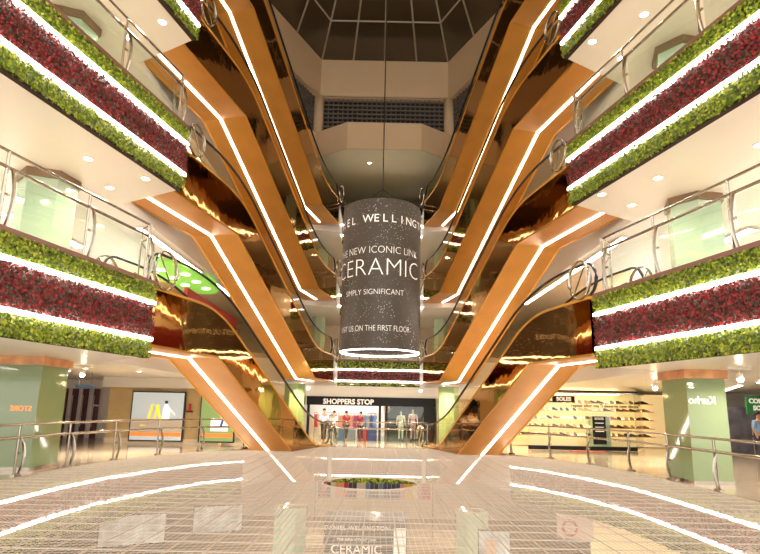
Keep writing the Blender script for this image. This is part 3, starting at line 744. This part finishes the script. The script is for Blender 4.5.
# pilastered wall with two lit adverts
struct('wall_advert', MB().box((-8.7, 22.55, 1.31), (4.6, .3, 2.62)), TAN)
struct('trim_1', MB().box((-8.7, 22.3, 2.42), (4.9, .5, .4)), SOFF)
struct('wall_lintel', MB().box((-8.7, 22.38, .10), (4.6, .1, .2)), CREAM)
def advert(x0, x1, z0, z1, y, label, kind):
    cx_ = (x0 + x1) / 2; cz = (z0 + z1) / 2
    r = empty('lit_poster', (cx_, y, z0), label, 'poster')
    mb = MB().box((cx_, y, cz), (x1 - x0, .1, z1 - z0)); mb.build('frame', BLACK, r)
    sky = mat('poster_' + kind, (.62, .74, .80) if kind == 'sky' else (.25, .42, .14), .4, emit=(.80, .90, 1.0) if kind == 'sky' else (.5, .72, .3), estr=.12)
    MB().box((cx_, y - .055, cz), (x1 - x0 - .1, .01, z1 - z0 - .1)).build('picture', sky, r)
    yl = mat('poster_yellow', (.9, .6, .05), .5, emit=(1, .65, .05), estr=.5); wh = mat('poster_white', (.95, .95, .95), .5, emit=(1, 1, 1), estr=.4); og = mat('poster_orange', (.75, .2, .05), .5, emit=(.8, .22, .04), estr=.5)
    fy = y - .065
    if kind == 'sky':
        MB().box((cx_, fy, z0 + .28), (x1 - x0 - .12, .01, .16)).build('orange_bench_print', og, r)
        mb = MB()
        for t in (-.32, -.08): mb.add([(cx_ + t - .22, fy, z0 + .36), (cx_ + t - .12, fy, z0 + .36), (cx_ + t + .16, fy, z0 + 1.45), (cx_ + t + .06, fy, z0 + 1.45)], [(0, 1, 2, 3)])
        mb.add([(cx_ - .10, fy, z0 + 1.42), (cx_ + .02, fy, z0 + 1.42), (cx_ + .28, fy, z0 + .55), (cx_ + .2, fy, z0 + .55)], [(0, 1, 2, 3)])
        mb.box((cx_ - .55, fy, z0 + .62), (.2, .01, .05)); mb.build('yellow_ladder_print', yl, r)
        mb = MB().ball((cx_ + .34, fy, z0 + 1.52), .08, 10, 6, (1, .1, 1)); mb.add([(cx_ + .42, fy, z0 + 1.38), (cx_ + .44, fy, z0 + 1.3), (cx_ + .72, fy, z0 + 1.02), (cx_ + .74, fy, z0 + 1.08)], [(0, 1, 2, 3)]); mb.add([(cx_ + .2, fy, z0 + .5), (cx_ + .46, fy, z0 + .5), (cx_ + .5, fy, z0 + 1.2), (cx_ + .4, fy, z0 + 1.45), (cx_ + .27, fy, z0 + 1.45), (cx_ + .2, fy, z0 + 1.2)], [(0, 1, 2, 3, 4, 5)])
        mb.build('white_figure_print', wh, r)
        MB().box((cx_ + .34, fy - .004, z0 + 1.55), (.13, .008, .12)).build('dark_hair_print', BLACK, r)
        MB().box((cx_, fy + .003, z0 + .62), (x1 - x0 - .12, .008, .52)).build('beige_ground_print', mat('poster_sand', (.72, .66, .58), .5), r)
    else:
        MB().box((cx_, fy, z0 + .28), (x1 - x0 - .12, .01, .16)).build('orange_bench_print', og, r)
        MB().box((cx_ + .1, fy, z0 + .7), (.7, .01, .5)).build('white_block_print', wh, r)
        MB().add([(cx_ + .1, fy - .01, z0 + .6), (cx_ + .2, fy - .01, z0 + .6), (cx_ + .45, fy - .01, z0 + 1.5), (cx_ + .35, fy - .01, z0 + 1.5)], [(0, 1, 2, 3)]).build('blue_stripe_print', mat('poster_blue', (.05, .1, .5), .5), r)
advert(-10.0, -7.83, .10, 2.08, 22.3, 'wide lit poster of a white-clad figure and yellow ladder on pale sky', 'sky')
advert(-7.2, -5.75, .10, 2.05, 22.3, 'lit green garden poster half behind the left ground escalator', 'green')
o = empty('wall_ornament', (-7.65, 22.3, 1.4), 'small red and black ornament on the tan pier between the two posters', 'ornament')
MB().cyl((-7.65, 22.3), .07, 1.32, 1.62, 12, .05).build('body', mat('ornament_red', (.55, .05, .03), .4), o)
MB().box((-7.65, 22.34, 1.30), (.26, .06, .07)).build('bracket', BLACK, o)
text('sign_reflection_letters', 'STORE', .17, ORL, (-8.34, 12.84, 1.40), 0, cl, mirror=True)  # reflection of an orange sign, modelled as glowing reversed letters
# ------------------------------------------------------------------ ground floor: far store front
st = empty('store_front', (-.5, 27, 0), 'black-framed department store front lettered SHOPPERS STOP', 'store front')
BLK = mat('black_gloss_panel', (.012, .011, .012), .4, spec=.2)
MB().box((-.35, 26.9, 1.90), (6.3, .2, .42)).build('fascia', BLK, st)
t1 = text('lettering', 'SHOPPERS STOP', .34, LETW, (-1.45, 26.78, 1.86), 0, st, spacing=1.0, bold=.012)
for x in (-3.4, .1, .42, 2.5): MB().box((x, 26.9, .86), (.12 if x < 2 else .5, .2, 1.7)).build('pier', BLK, st)
MB().box((1.35, 27.9, .95), (2.0, .1, 1.9)).build('window_back', mat('display_back', (.025, .025, .015), .6), st)
MB().box((1.35, 26.84, .95), (2.0, .02, 1.85)).build('window_glass', GLASS, st)
struct('wall_lintel', MB().box((0, 27.0, 2.37), (12, .3, .52)), SOFF)
struct('wall_far', MB().box((-5.4, 27.2, 1.2), (3.4, .3, 2.5)), CREAM)
struct('wall_far', MB().box((5.0, 27.2, 1.2), (4.2, .3, 2.5)), CREAM)
# lit interior of the store
WHI = mat('bright_store_wall', (.66, .64, .62), .5)
struct('wall_store', MB().box((-1.8, 32.5, 1.3), (9, .2, 2.6)), WHI)
linear(-3.3, 28.5, -3.3, 32, 2.6, 'added store ceiling strip light, left one inside the black store front', .3, es=5)  # this strip and the next are added to brighten the store
linear(-.9, 28.5, -.9, 32, 2.6, 'added store ceiling strip light, right one inside the black store front', .3, es=5)
gcols = [(.6, .05, .06), (.07, .09, .25), (.75, .7, .65), (.08, .08, .09), (.15, .3, .5), (.8, .4, .25), (.5, .1, .2), (.35, .38, .4), (.8, .55, .1), (.7, .3, .4)]
GARM = {}
def garment(x, y, zt, ci, ln=.75, lab=None, group=None, wd=.32):
    key = (ci, ln, wd)
    if key not in GARM:
        mb = MB(); w2 = wd / 2; d2 = .045
        prof = [(0, .25 * w2), (-.05, .95 * w2), (-.2, w2), (-.22, .72 * w2), (-ln, .85 * w2)]
        for sy in (-1, 1):
            vs = []
            for zz, hw in prof: vs += [(-hw, sy * d2 * (1 if zz < -.04 else .5), zz), (hw, sy * d2 * (1 if zz < -.04 else .5), zz)]
            mb.add(vs, [(2 * i, 2 * i + 1, 2 * i + 3, 2 * i + 2) for i in range(len(prof) - 1)])
        n0 = len(prof) * 2
        for i in range(len(prof) - 1):
            mb.f += [(2 * i, 2 * i + 2, n0 + 2 * i + 2, n0 + 2 * i), (2 * i + 1, 2 * i + 3, n0 + 2 * i + 3, n0 + 2 * i + 1)]
        mb.f += [(n0 - 2, n0 - 1, 2 * n0 - 1, 2 * n0 - 2)]
        mb.tube([(0, 0, 0), (0, 0, .05), (.02, 0, .075), (0, 0, .09)], .006, 5)
        GARM[key] = mb.build('hanging_garment', mat('garment_%d' % ci, gcols[ci], .85)); o = GARM[key]
    else:
        o = GARM[key].copy(); COL.objects.link(o)
    o.location = (x, y, zt); tag(o, lab, 'garment', group); return o
def rack(x, y, z0, wd, hgt, label):
    r = empty('clothes_rack', (x, y, z0), label, 'clothes rack')
    MB().tube([(x - wd / 2, y, z0 + hgt), (x + wd / 2, y, z0 + hgt)], .015, 6).build('rail', STEEL, r)
    for q in (-1, 1): MB().tube([(x + q * wd / 2, y, z0), (x + q * wd / 2, y, z0 + hgt)], .018, 6).build('upright', STEEL, r)
def rackfull(x, y, wd, z, cols, lab, grp):
    rack(x, y, z, wd, 1.3, 'clothes rack ' + lab)
    nn = int(wd / .17)
    for i in range(nn): 
        o = garment(x - wd / 2 + .12 + i * (wd - .2) / max(1, nn - 1), y, z + 1.2, cols[i % len(cols)], .7, ['red', 'navy', 'white', 'black', 'blue', 'salmon', 'maroon', 'grey', 'yellow', 'pink'][cols[i % len(cols)]] + ' garment hanging on the rack ' + lab, grp, .30)
rackfull(-2.9, 30.5, 1.2, 0, [0, 2, 3], 'at the left inside the bright store', 'garments on the left store rack')
rackfull(-1.45, 29.6, 1.3, 0, [5, 6, 0], 'in the middle of the bright store', 'garments on the middle store rack')
rackfull(-.55, 30.8, .9, 0, [1, 4, 7], 'at the right inside the bright store', 'garments on the right store rack')
for i, (x, y, c, nm) in enumerate(((-1.95, 27.9, 4, 'blue'), (-1.35, 27.9, 7, 'grey'), (-.75, 27.8, 0, 'red'), (-.28, 27.8, 1, 'navy'))):
    r = empty('bargain_bin', (x, y, 0), nm + ' cloth-filled bargain bin inside the bright store entrance', 'display bin')
    MB().box((x, y, .28), (.5, .45, .55)).build('bin', mat('garment_%d' % c, gcols[c], .8), r)
    mb = MB()
    for q in range(6): mb.ball((x + random.uniform(-.17, .17), y + random.uniform(-.14, .14), .58), .1, 8, 5, (1, 1, .6))
    mb.build('folded_stock', mat('garment_%d' % ((c + 2) % 10), gcols[(c + 2) % 10], .8), r)
person((-2.55, 26.2, 0), .4, (.55, .68, .85), (.02, .02, .03), True, 'person in pale blue top and black trousers before the black store front', 1.5)
person((-2.1, 26.4, 0), -.6, (.75, .72, .68), (.03, .03, .05), True, 'person in pale shirt standing beside the one in blue', 1.4)
person((-1.55, 27.3, 0), .9, (.55, .03, .06), (.05, .05, .06), True, 'person in red top at the store entrance, left one', 1.4)
person((-.85, 27.4, 0), -.9, (.42, .02, .09), (.05, .05, .06), True, 'person in crimson top at the store entrance, right one', 1.38)
person((1.15, 27.35, .1), 0, (.82, .74, .58), (.75, .68, .55), False, 'mannequin in cream outfit behind the dark shop window', 1.35, skin=(.7, .6, .5), mannequin=True, walk=.03)
person((1.75, 27.35, .1), 0, (.72, .36, .36), (.55, .3, .3), False, 'mannequin in pink outfit behind the dark shop window', 1.45, skin=(.7, .6, .5), mannequin=True, walk=.03)
d = empty('display_disc', (.72, 27.6, 1.35), 'pale round flower-like disc above the cream mannequin', 'decoration')
mb = MB(); 
for k in range(6): mb.ball((.45 + .12 * math.cos(k * PI / 3), 27.6, 1.55 + .12 * math.sin(k * PI / 3)), .08, 8, 5, (1, .3, 1))
mb.build('petals', mat('petal_cream', (.8, .65, .45), .6), d)
lamp('store_fill_lamp', (1.35, 27.4, 1.6), 3, .2)
lamp('store_fill_lamp', (-1.9, 29.6, 2.4), 30, 1.2, (1, .97, .93))  # fill lamp added to brighten the store interior

# ------------------------------------------------------------------ ground floor: right shoe shop
sh = empty('shoe_shop', (8.5, 23.6, 0), 'glowing corner shoe shop lettered SOLES', 'shop')
GLOW = mat('amber_glow_shop_wall', (.80, .60, .34), .5, emit=(1, .72, .32), estr=.30)  # emission puts the shop's amber lighting into the back wall itself
SHX0, SHX1, SHY0, SHY1 = 6.4, 11.0, 23.5, 28.5
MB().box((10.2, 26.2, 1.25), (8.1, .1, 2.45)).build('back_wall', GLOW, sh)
MB().prism([(SHX0 - .2, SHY0 - .1), (SHX1 + .1, SHY0 - .1), (13.6, 27.6), (13.4, 27.7), (SHX1 - .05, SHY0 + .2), (SHX0 - .2, SHY0 + .2)], 2.44, 2.50).build('canopy_edge', BLK, sh)
MB().box((8.7, SHY0, 1.25), (4.6, .03, 2.35)).build('front_glass', GLASS, sh)
MB().prism([(SHX1, SHY0), (SHX1 + .03, SHY0), (13.43, 27.5), (13.4, 27.5)], .06, 2.44).build('side_glass', GLASS, sh)
MB().box((8.7, SHY0 - .02, .09), (4.6, .12, .16)).build('plinth', BLK, sh)
MB().box((7.95, SHY0 - .06, 2.12), (.95, .08, .27)).build('sign_board', BLK, sh)
text('lettering', 'SOLES', .22, LETW, (7.95, SHY0 - .115, 2.12), 0, sh, spacing=1.05, bold=.012)
text('lettering', 'repeat after me "I deserve new shoes"', .19, mat('brown_lettering', (.08, .05, .03), .5), (9.75, SHY0 - .04, 1.86), 0, sh, bold=.003)
MB().box((9.33, SHY0 - .3, .85), (.55, .04, 1.15)).build('standing_board', BLK, sh)
text('lettering', 'SOLES', .14, LETW, (9.33, SHY0 - .33, 1.33), 0, sh)
for q in range(3): MB().box((9.33, SHY0 - .33, 1.15 - q * .17), (.36, .01, .03)).build('print_line', LETW, sh)
MB().box((10.3, 25.6, .7), (.8, .5, 1.4)).build('cash_desk', mat('teal_glass', (.25, .36, .30), .2), sh)
MB().box((9.0, 25.6, 2.42), (4.5, .25, .05)).build('added_glow_panel', mat('shop_light_glow', (1, 1, 1), .5, emit=(1, .8, .45), estr=4), sh)  # glowing panel added to brighten the shoe shop
lamp('shop_fill_lamp', (8.8, 24.6, 2.05), 70, 1.0, (1, .76, .42))  # fill lamp added inside the shoe shop
SHOE = None
for row, z in enumerate((.5, .88, 1.26, 1.64, 2.0)):
    s_ = empty('shoe_shelf', (8.8, 25.9, z), 'backlit shoe shelf in the shoe shop, %s row' % ('lowest', 'second', 'third', 'fourth', 'top')[row], 'shelf')
    MB().box((9.6, 25.85, z), (6.6, .45, .035)).build('board', mat('shelf_oak', (.70, .48, .22), .5), s_)
    MB().box((9.6, 26.1, z + .04), (6.6, .03, .03)).build('light_strip', mat('shelf_glow', (1, 1, 1), .5, emit=(1, .75, .35), estr=3), s_)
    for i in range(21):
        x = 6.5 + i * .3 + random.uniform(-.03, .03)
        if SHOE is None:
            mb = MB(); A = []
            for t, hw, zz in ((0, .03, .09), (.08, .045, .10), (.16, .04, .07), (.26, .05, .045), (.31, .02, .02)):
                A.append([(-hw + x, 25.75 - t + .1, z + .02), (hw + x, 25.75 - t + .1, z + .02), (hw * .8 + x, 25.75 - t + .1, z + .02 + zz), (-hw * .8 + x, 25.75 - t + .1, z + .02 + zz)])
            vs = [v for g in A for v in g]; fs = [(0, 3, 2, 1), (16, 17, 18, 19)]
            for g in range(4):
                for k in range(4): fs.append((g * 4 + k, g * 4 + (k + 1) % 4, g * 4 + 4 + (k + 1) % 4, g * 4 + 4 + k))
            mb.add([((v[0] - x) * 1.25, (v[1] - 25.75) * 1.1, (v[2] - z - .02) * 1.35) for v in vs], fs)
            SHOE = [mb.build('shoe', mat('shoe_' + n_, c_, .5)) for n_, c_ in (('black', (.03, .02, .02)), ('tan', (.45, .22, .08)), ('white', (.8, .75, .68)), ('red', (.5, .06, .04)))]
            names = ('black', 'tan', 'white', 'red'); used = [False] * 4
        c = random.choice((0, 0, 1, 2, 3)); 
        o = SHOE[c] if not used[c] else SHOE[c].copy()
        if used[c]: COL.objects.link(o)
        used[c] = True
        o.location = (x, 25.75, z + .02); o.rotation_euler = (0, 0, random.choice((0, .5, 1.2)))
        tag(o, '%s shoe on the %s glowing shelf of the shoe shop' % (names[c], ('lowest', 'second', 'third', 'fourth', 'top')[row]), 'shoe', names[c] + ' shoes on the glowing shelves')
mt = MB().box((8.6, 22.6, .012), (1.3, .5, .02)).build('door_mat', mat('mat_red', (.45, .05, .05), .9)); tag(mt, 'red mat on the floor before the shoe shop', 'mat')
# wall behind and beside the shop, coming soon hoarding
struct('wall_lintel', MB().box((17.4, 25.5, 1.3), (6.0, .2, 2.6)), WHI)
hb = empty('coming_soon_sign', (13.6, 19.2, 1.2), 'tilted green COMING SOON sign at the right edge', 'sign')
GS = mat('bottle_green_board', (.03, .22, .06), .5)
mb = MB(); ang = .09; cx0, cz0 = 14.0, 1.98
mb.add([(12.95, 19.2, 1.62), (15.3, 19.2, 1.78), (15.3, 19.2, 2.48), (12.95, 19.2, 2.22), (12.95, 19.26, 1.62), (15.3, 19.26, 1.78), (15.3, 19.26, 2.48), (12.95, 19.26, 2.22)], [(0, 1, 2, 3), (7, 6, 5, 4), (0, 4, 5, 1), (2, 6, 7, 3), (0, 3, 7, 4), (1, 5, 6, 2)])
mb.build('board', GS, hb)
text('lettering', 'COMING', .22, LETW, (13.48, 19.18, 2.08), 0, hb, bold=.008); text('lettering', 'SOON', .22, LETW, (13.48, 19.18, 1.84), 0, hb, bold=.008)
for q in (13.1, 15.1): MB().tube([(q, 19.25, 0), (q, 19.25, 1.7)], .02, 6).build('leg', STEEL, hb)
hoard = empty('hoarding', (14, 21.5, 0), 'dark printed hoarding wall behind the coming soon sign', 'hoarding')
MB().box((14.3, 21.5, .95), (4.2, .1, 1.9)).build('panel', mat('hoarding_dark', (.14, .13, .16), .5, noise=(2, .5)), hoard)
person((12.75, 18.4, 0), .3, (.25, .42, .72), (.04, .04, .07), True, 'person in blue shirt standing left of the coming soon sign', 1.7)
person((13.9, 18.4, 0), -.3, (.55, .65, .85), (.05, .05, .08), True, 'person in light blue shirt below the coming soon sign', 1.6)
tbl = empty('kiosk_counter', (12.4, 15.2, 0), 'white kiosk counter with brown base behind the right rail', 'counter')
MB().box((12.6, 15.4, .85), (2.4, .8, .12)).build('worktop', WHI, tbl)
MB().box((12.6, 15.45, .4), (2.2, .6, .8)).build('base', mat('kiosk_cream', (.75, .68, .58), .4), tbl)
text('sign_reflection_letters', 'Kurho', .25, LETW, (7.62, 12.84, 1.90), 0, crr, mirror=True, bold=.008)  # reflection of a shop sign in the column, modelled as reversed letters

# ------------------------------------------------------------------ first and second floors: shops behind
PINK = mat('red_hoarding', (.50, .03, .05), .4)
def shopwall(name, pts, z0, z1, m_):
    mb = MB()
    for a, b in zip(pts[:-1], pts[1:]):
        a = Vector(a); b = Vector(b); d_ = (b - a).normalized(); nn = Vector((-d_.y, d_.x)) * .15
        mb.prism([tuple(a), tuple(b), tuple(b + nn), tuple(a + nn)], z0, z1)
    return struct(name, mb, m_)
BW = mat('bright_white_shopfront', (.86, .84, .80), .35)
for k in (1, 2, 3):
    z0 = L(k); z1 = L(k + 1) - 1.57
    mm = BW if k == 1 else CREAM
    shopwall('wall_shops', [(-13, -2), (-12.5, 14), (-10.2, 24), (-9.4, 34)], z0, z1, mm)
    shopwall('wall_shops', [(9.4, 34), (10.2, 24), (12.5, 14), (13, -2)], z0, z1, mm)
    shopwall('wall_shops', [(-9.4, 35), (9.4, 35)], z0, z1, CREAM)
rh = MB().box((-7.3, 23.4, L(1) + .85), (.12, 7.2, 1.7)).build('red_hoarding', PINK); tag(rh, 'low red hoarding on the first floor behind the left ground escalator', 'hoarding')
rh = MB().box((7.45, 22.4, L(1) + .6), (.12, 3.2, 1.2)).build('red_hoarding', PINK); tag(rh, 'low red hoarding on the first floor behind the right ground escalator', 'hoarding')
GD = mat('lit_green_ceiling_art', (.20, .55, .12), .5, emit=(.25, .75, .12), estr=.45)
cd = empty('green_ceiling_disc', (-8.15, 22.0, 6.7), 'oval green lit ceiling panel with white blobs, left first floor', 'ceiling panel')
MB().prism([(-8.15 + 1.1 * math.cos(2 * PI * k / 32), 22.0 + 2.9 * math.sin(2 * PI * k / 32)) for k in range(32)], 6.70, 6.80).build('panel', GD, cd)
for q in range(6):
    mb = MB().cyl((-8.5 + (q % 2) * .7, 20.3 + q * .65), .18, 6.66, 6.71, 14); mb.build('white_blob', mat('blob_glow', (1, 1, 1), .5, emit=(1, 1, .95), estr=3), cd)
# cove lights along the slab edges behind the escalators
for k in (1, 2):
    for sx in (-1, 1):
        linear(sx * 7.3, 15.5, sx * 7.15, 26, L(k + 1) - 1.585, 'long cove light under the %s slab behind the %s escalators' % ('second-floor' if k == 1 else 'third-floor', 'left' if sx < 0 else 'right'), .18, es=12)
for k in (1, 2, 3):
    for sx in (-1, 1):
        railing([(sx * 7.05, 15.0), (sx * 6.95, 26.4)], L(k), 'steel and glass railing behind the %s escalators on floor %s' % ('left' if sx < 0 else 'right', {1: 'one', 2: 'two', 3: 'three'}[k]), 1.05, step=1.9, double=False)

dk = empty('dark_shop_front', (0, 33.5, L(3)), 'wide dark shop front on the third floor just above the hanging cylinder', 'shop front')
MB().box((0, 33.6, L(3) + 1.0), (6.4, .1, 2.0)).build('window_glass', mat('dark_shop_glass', (.012, .014, .012), .08), dk)
mb = MB()
for q in range(6): mb.box((-3.2 + q * 1.28, 33.53, L(3) + 1.0), (.07, .06, 2.0))
mb.box((0, 33.53, L(3) + 1.98), (6.5, .06, .08)); mb.build('frame', STEEL, dk)
MB().box((1.9, 33.52, L(3) + 1.35), (.9, .05, .28)).build('lit_sign', mat('small_lit_sign', (.9, .9, .8), .5, emit=(1, .95, .8), estr=1.2), dk)
# shelving and counters inside the bright first-floor shops
for sx in (-1, 1):
    sd = 'left' if sx < 0 else 'right'
    for i, (y, hh) in enumerate(((13.5, 1.5), (17.0, 1.2), (20.5, 1.6), (24.0, 1.3))):
        g = empty('display_gondola', (sx * 9.3, y, L(1)), 'white display stand in the first-floor shop, %s side, %s' % (sd, ('nearest', 'second', 'third', 'farthest')[i]), 'display stand', None)
        MB().box((sx * 9.3, y, L(1) + .06), (.7, 1.6, .12)).build('base', WHI, g)
        for q in (-.75, .75): MB().box((sx * 9.3, y + q, L(1) + hh / 2), (.6, .05, hh)).build('end_panel', WHI, g)
        for q in range(3): MB().box((sx * 9.3, y, L(1) + .35 + q * (hh - .4) / 2), (.55, 1.45, .04)).build('shelf_board', mat('gondola_shelf', (.55, .12, .10), .5) if q == 1 else WHI, g)
# ------------------------------------------------------------------ basement seen through the net
struct('wall_basement', MB().box((0, 30.6, -2.9), (44, .2, 2.6)), CREAM)
for i, x in enumerate([-2.6 + .2 * q for q in range(26)]):
    c = [3, 0, 3, 2, 5, 5, 0, 1, 3, 2, 2, 4, 1, 3, 4, 1, 1, 3, 1, 9, 8, 8, 2, 9, 6, 0][i]
    garment(x, 26.0, -1.42, c, 1.1, 'long %s garment on the basement wall seen through the round net hole' % ['red', 'navy', 'white', 'black', 'blue', 'salmon', 'maroon', 'grey', 'yellow', 'pink'][c], 'basement garments', .24)
rk = empty('clothes_rack', (0, 26, -4.2), 'long basement clothes rail seen through the round net hole', 'clothes rack')
MB().tube([(-2.8, 26, -1.33), (2.6, 26, -1.33)], .02, 6).build('rail', STEEL, rk)
for q in (-2.8, 2.6): MB().tube([(q, 26, -4.2), (q, 26, -1.33)], .02, 6).build('upright', STEEL, rk)
bo = empty('advert_booth', (-.15, 16.9, -4.2), 'dark grey basement advert booth lettered CERAMIC under the net', 'booth')
DG = mat('booth_charcoal', (.10, .09, .085), .4)
MB().box((-.3, 17.6, -2.95), (2.45, 1.4, 2.5)).build('box', DG, bo)
text('lettering', 'DANIEL WELLINGTON', .17, LETW, (-.55, 16.88, -1.92), 0, bo, spacing=1.15)
text('lettering', 'THE NEW ICONIC LINK', .11, LETW, (-.55, 16.88, -2.25), 0, bo)
text('lettering', 'CERAMIC', .36, LETW, (-.55, 16.88, -2.52), 0, bo)
text('lettering', 'SIMPLY SIGNIFICANT', .1, LETW, (-.55, 16.88, -2.8), 0, bo)
MB().box((.72, 16.88, -2.35), (.36, .02, .9)).build('vertical_print', LETW, bo)
def bposter(x, y, z, wx, hz, rz, label):
    r = empty('basement_poster', (x, y, z - hz / 2), label, 'poster')
    MB().box((x, y, z), (wx, .08, hz), rz).build('frame', BLK, r)
    o = MB().box((x, y, z), (wx - .06, .1, hz - .06), rz).build('picture', mat('poster_dim', (.50, .56, .60), .5, noise=(2.5, .5)), r)
    MB().box((x - .1, y, z - .1), (wx * .3, .12, hz * .6), rz).build('figure_print', mat('poster_skin', (.6, .4, .3), .5), r)
bposter(-7.0, 16.5, -2.0, 1.8, .85, .45, 'pale pictorial basement poster under the net at left, nearest one')
bposter(-5.2, 18.8, -2.1, 1.6, .85, .35, 'pale pictorial basement poster under the net at left, farther one')
bposter(3.3, 15.9, -2.1, .9, .8, -.2, 'small pale blue basement poster under the net right of the booth')
bs = empty('basement_shop', (8.8, 17.5, -4.2), 'amber glowing basement shop under the net at lower right', 'shop')
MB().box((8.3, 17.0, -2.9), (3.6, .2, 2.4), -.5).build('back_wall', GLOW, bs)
MB().box((6.3, 18.0, -2.0), (1.1, .1, .7), -.5).build('sign_board', mat('sign_pale', (.75, .6, .5), .5), bs)
mb = MB().tube([(6.1 + .22 * math.cos(2 * PI * k / 20), 17.9, -2.0 + .22 * math.sin(2 * PI * k / 20)) for k in range(20)], .04, 6, True); mb.build('ring_emblem', mat('ring_red', (.5, .12, .1), .5), bs)
for x, y in ((-5, 14), (5, 14), (0, 20), (-5, 8), (5, 8), (-3, 26), (3, 26)):
    lamp('basement_fill_lamp', (x, y, -1.5), 60, .4)  # bare lamps added below the net to brighten the basement
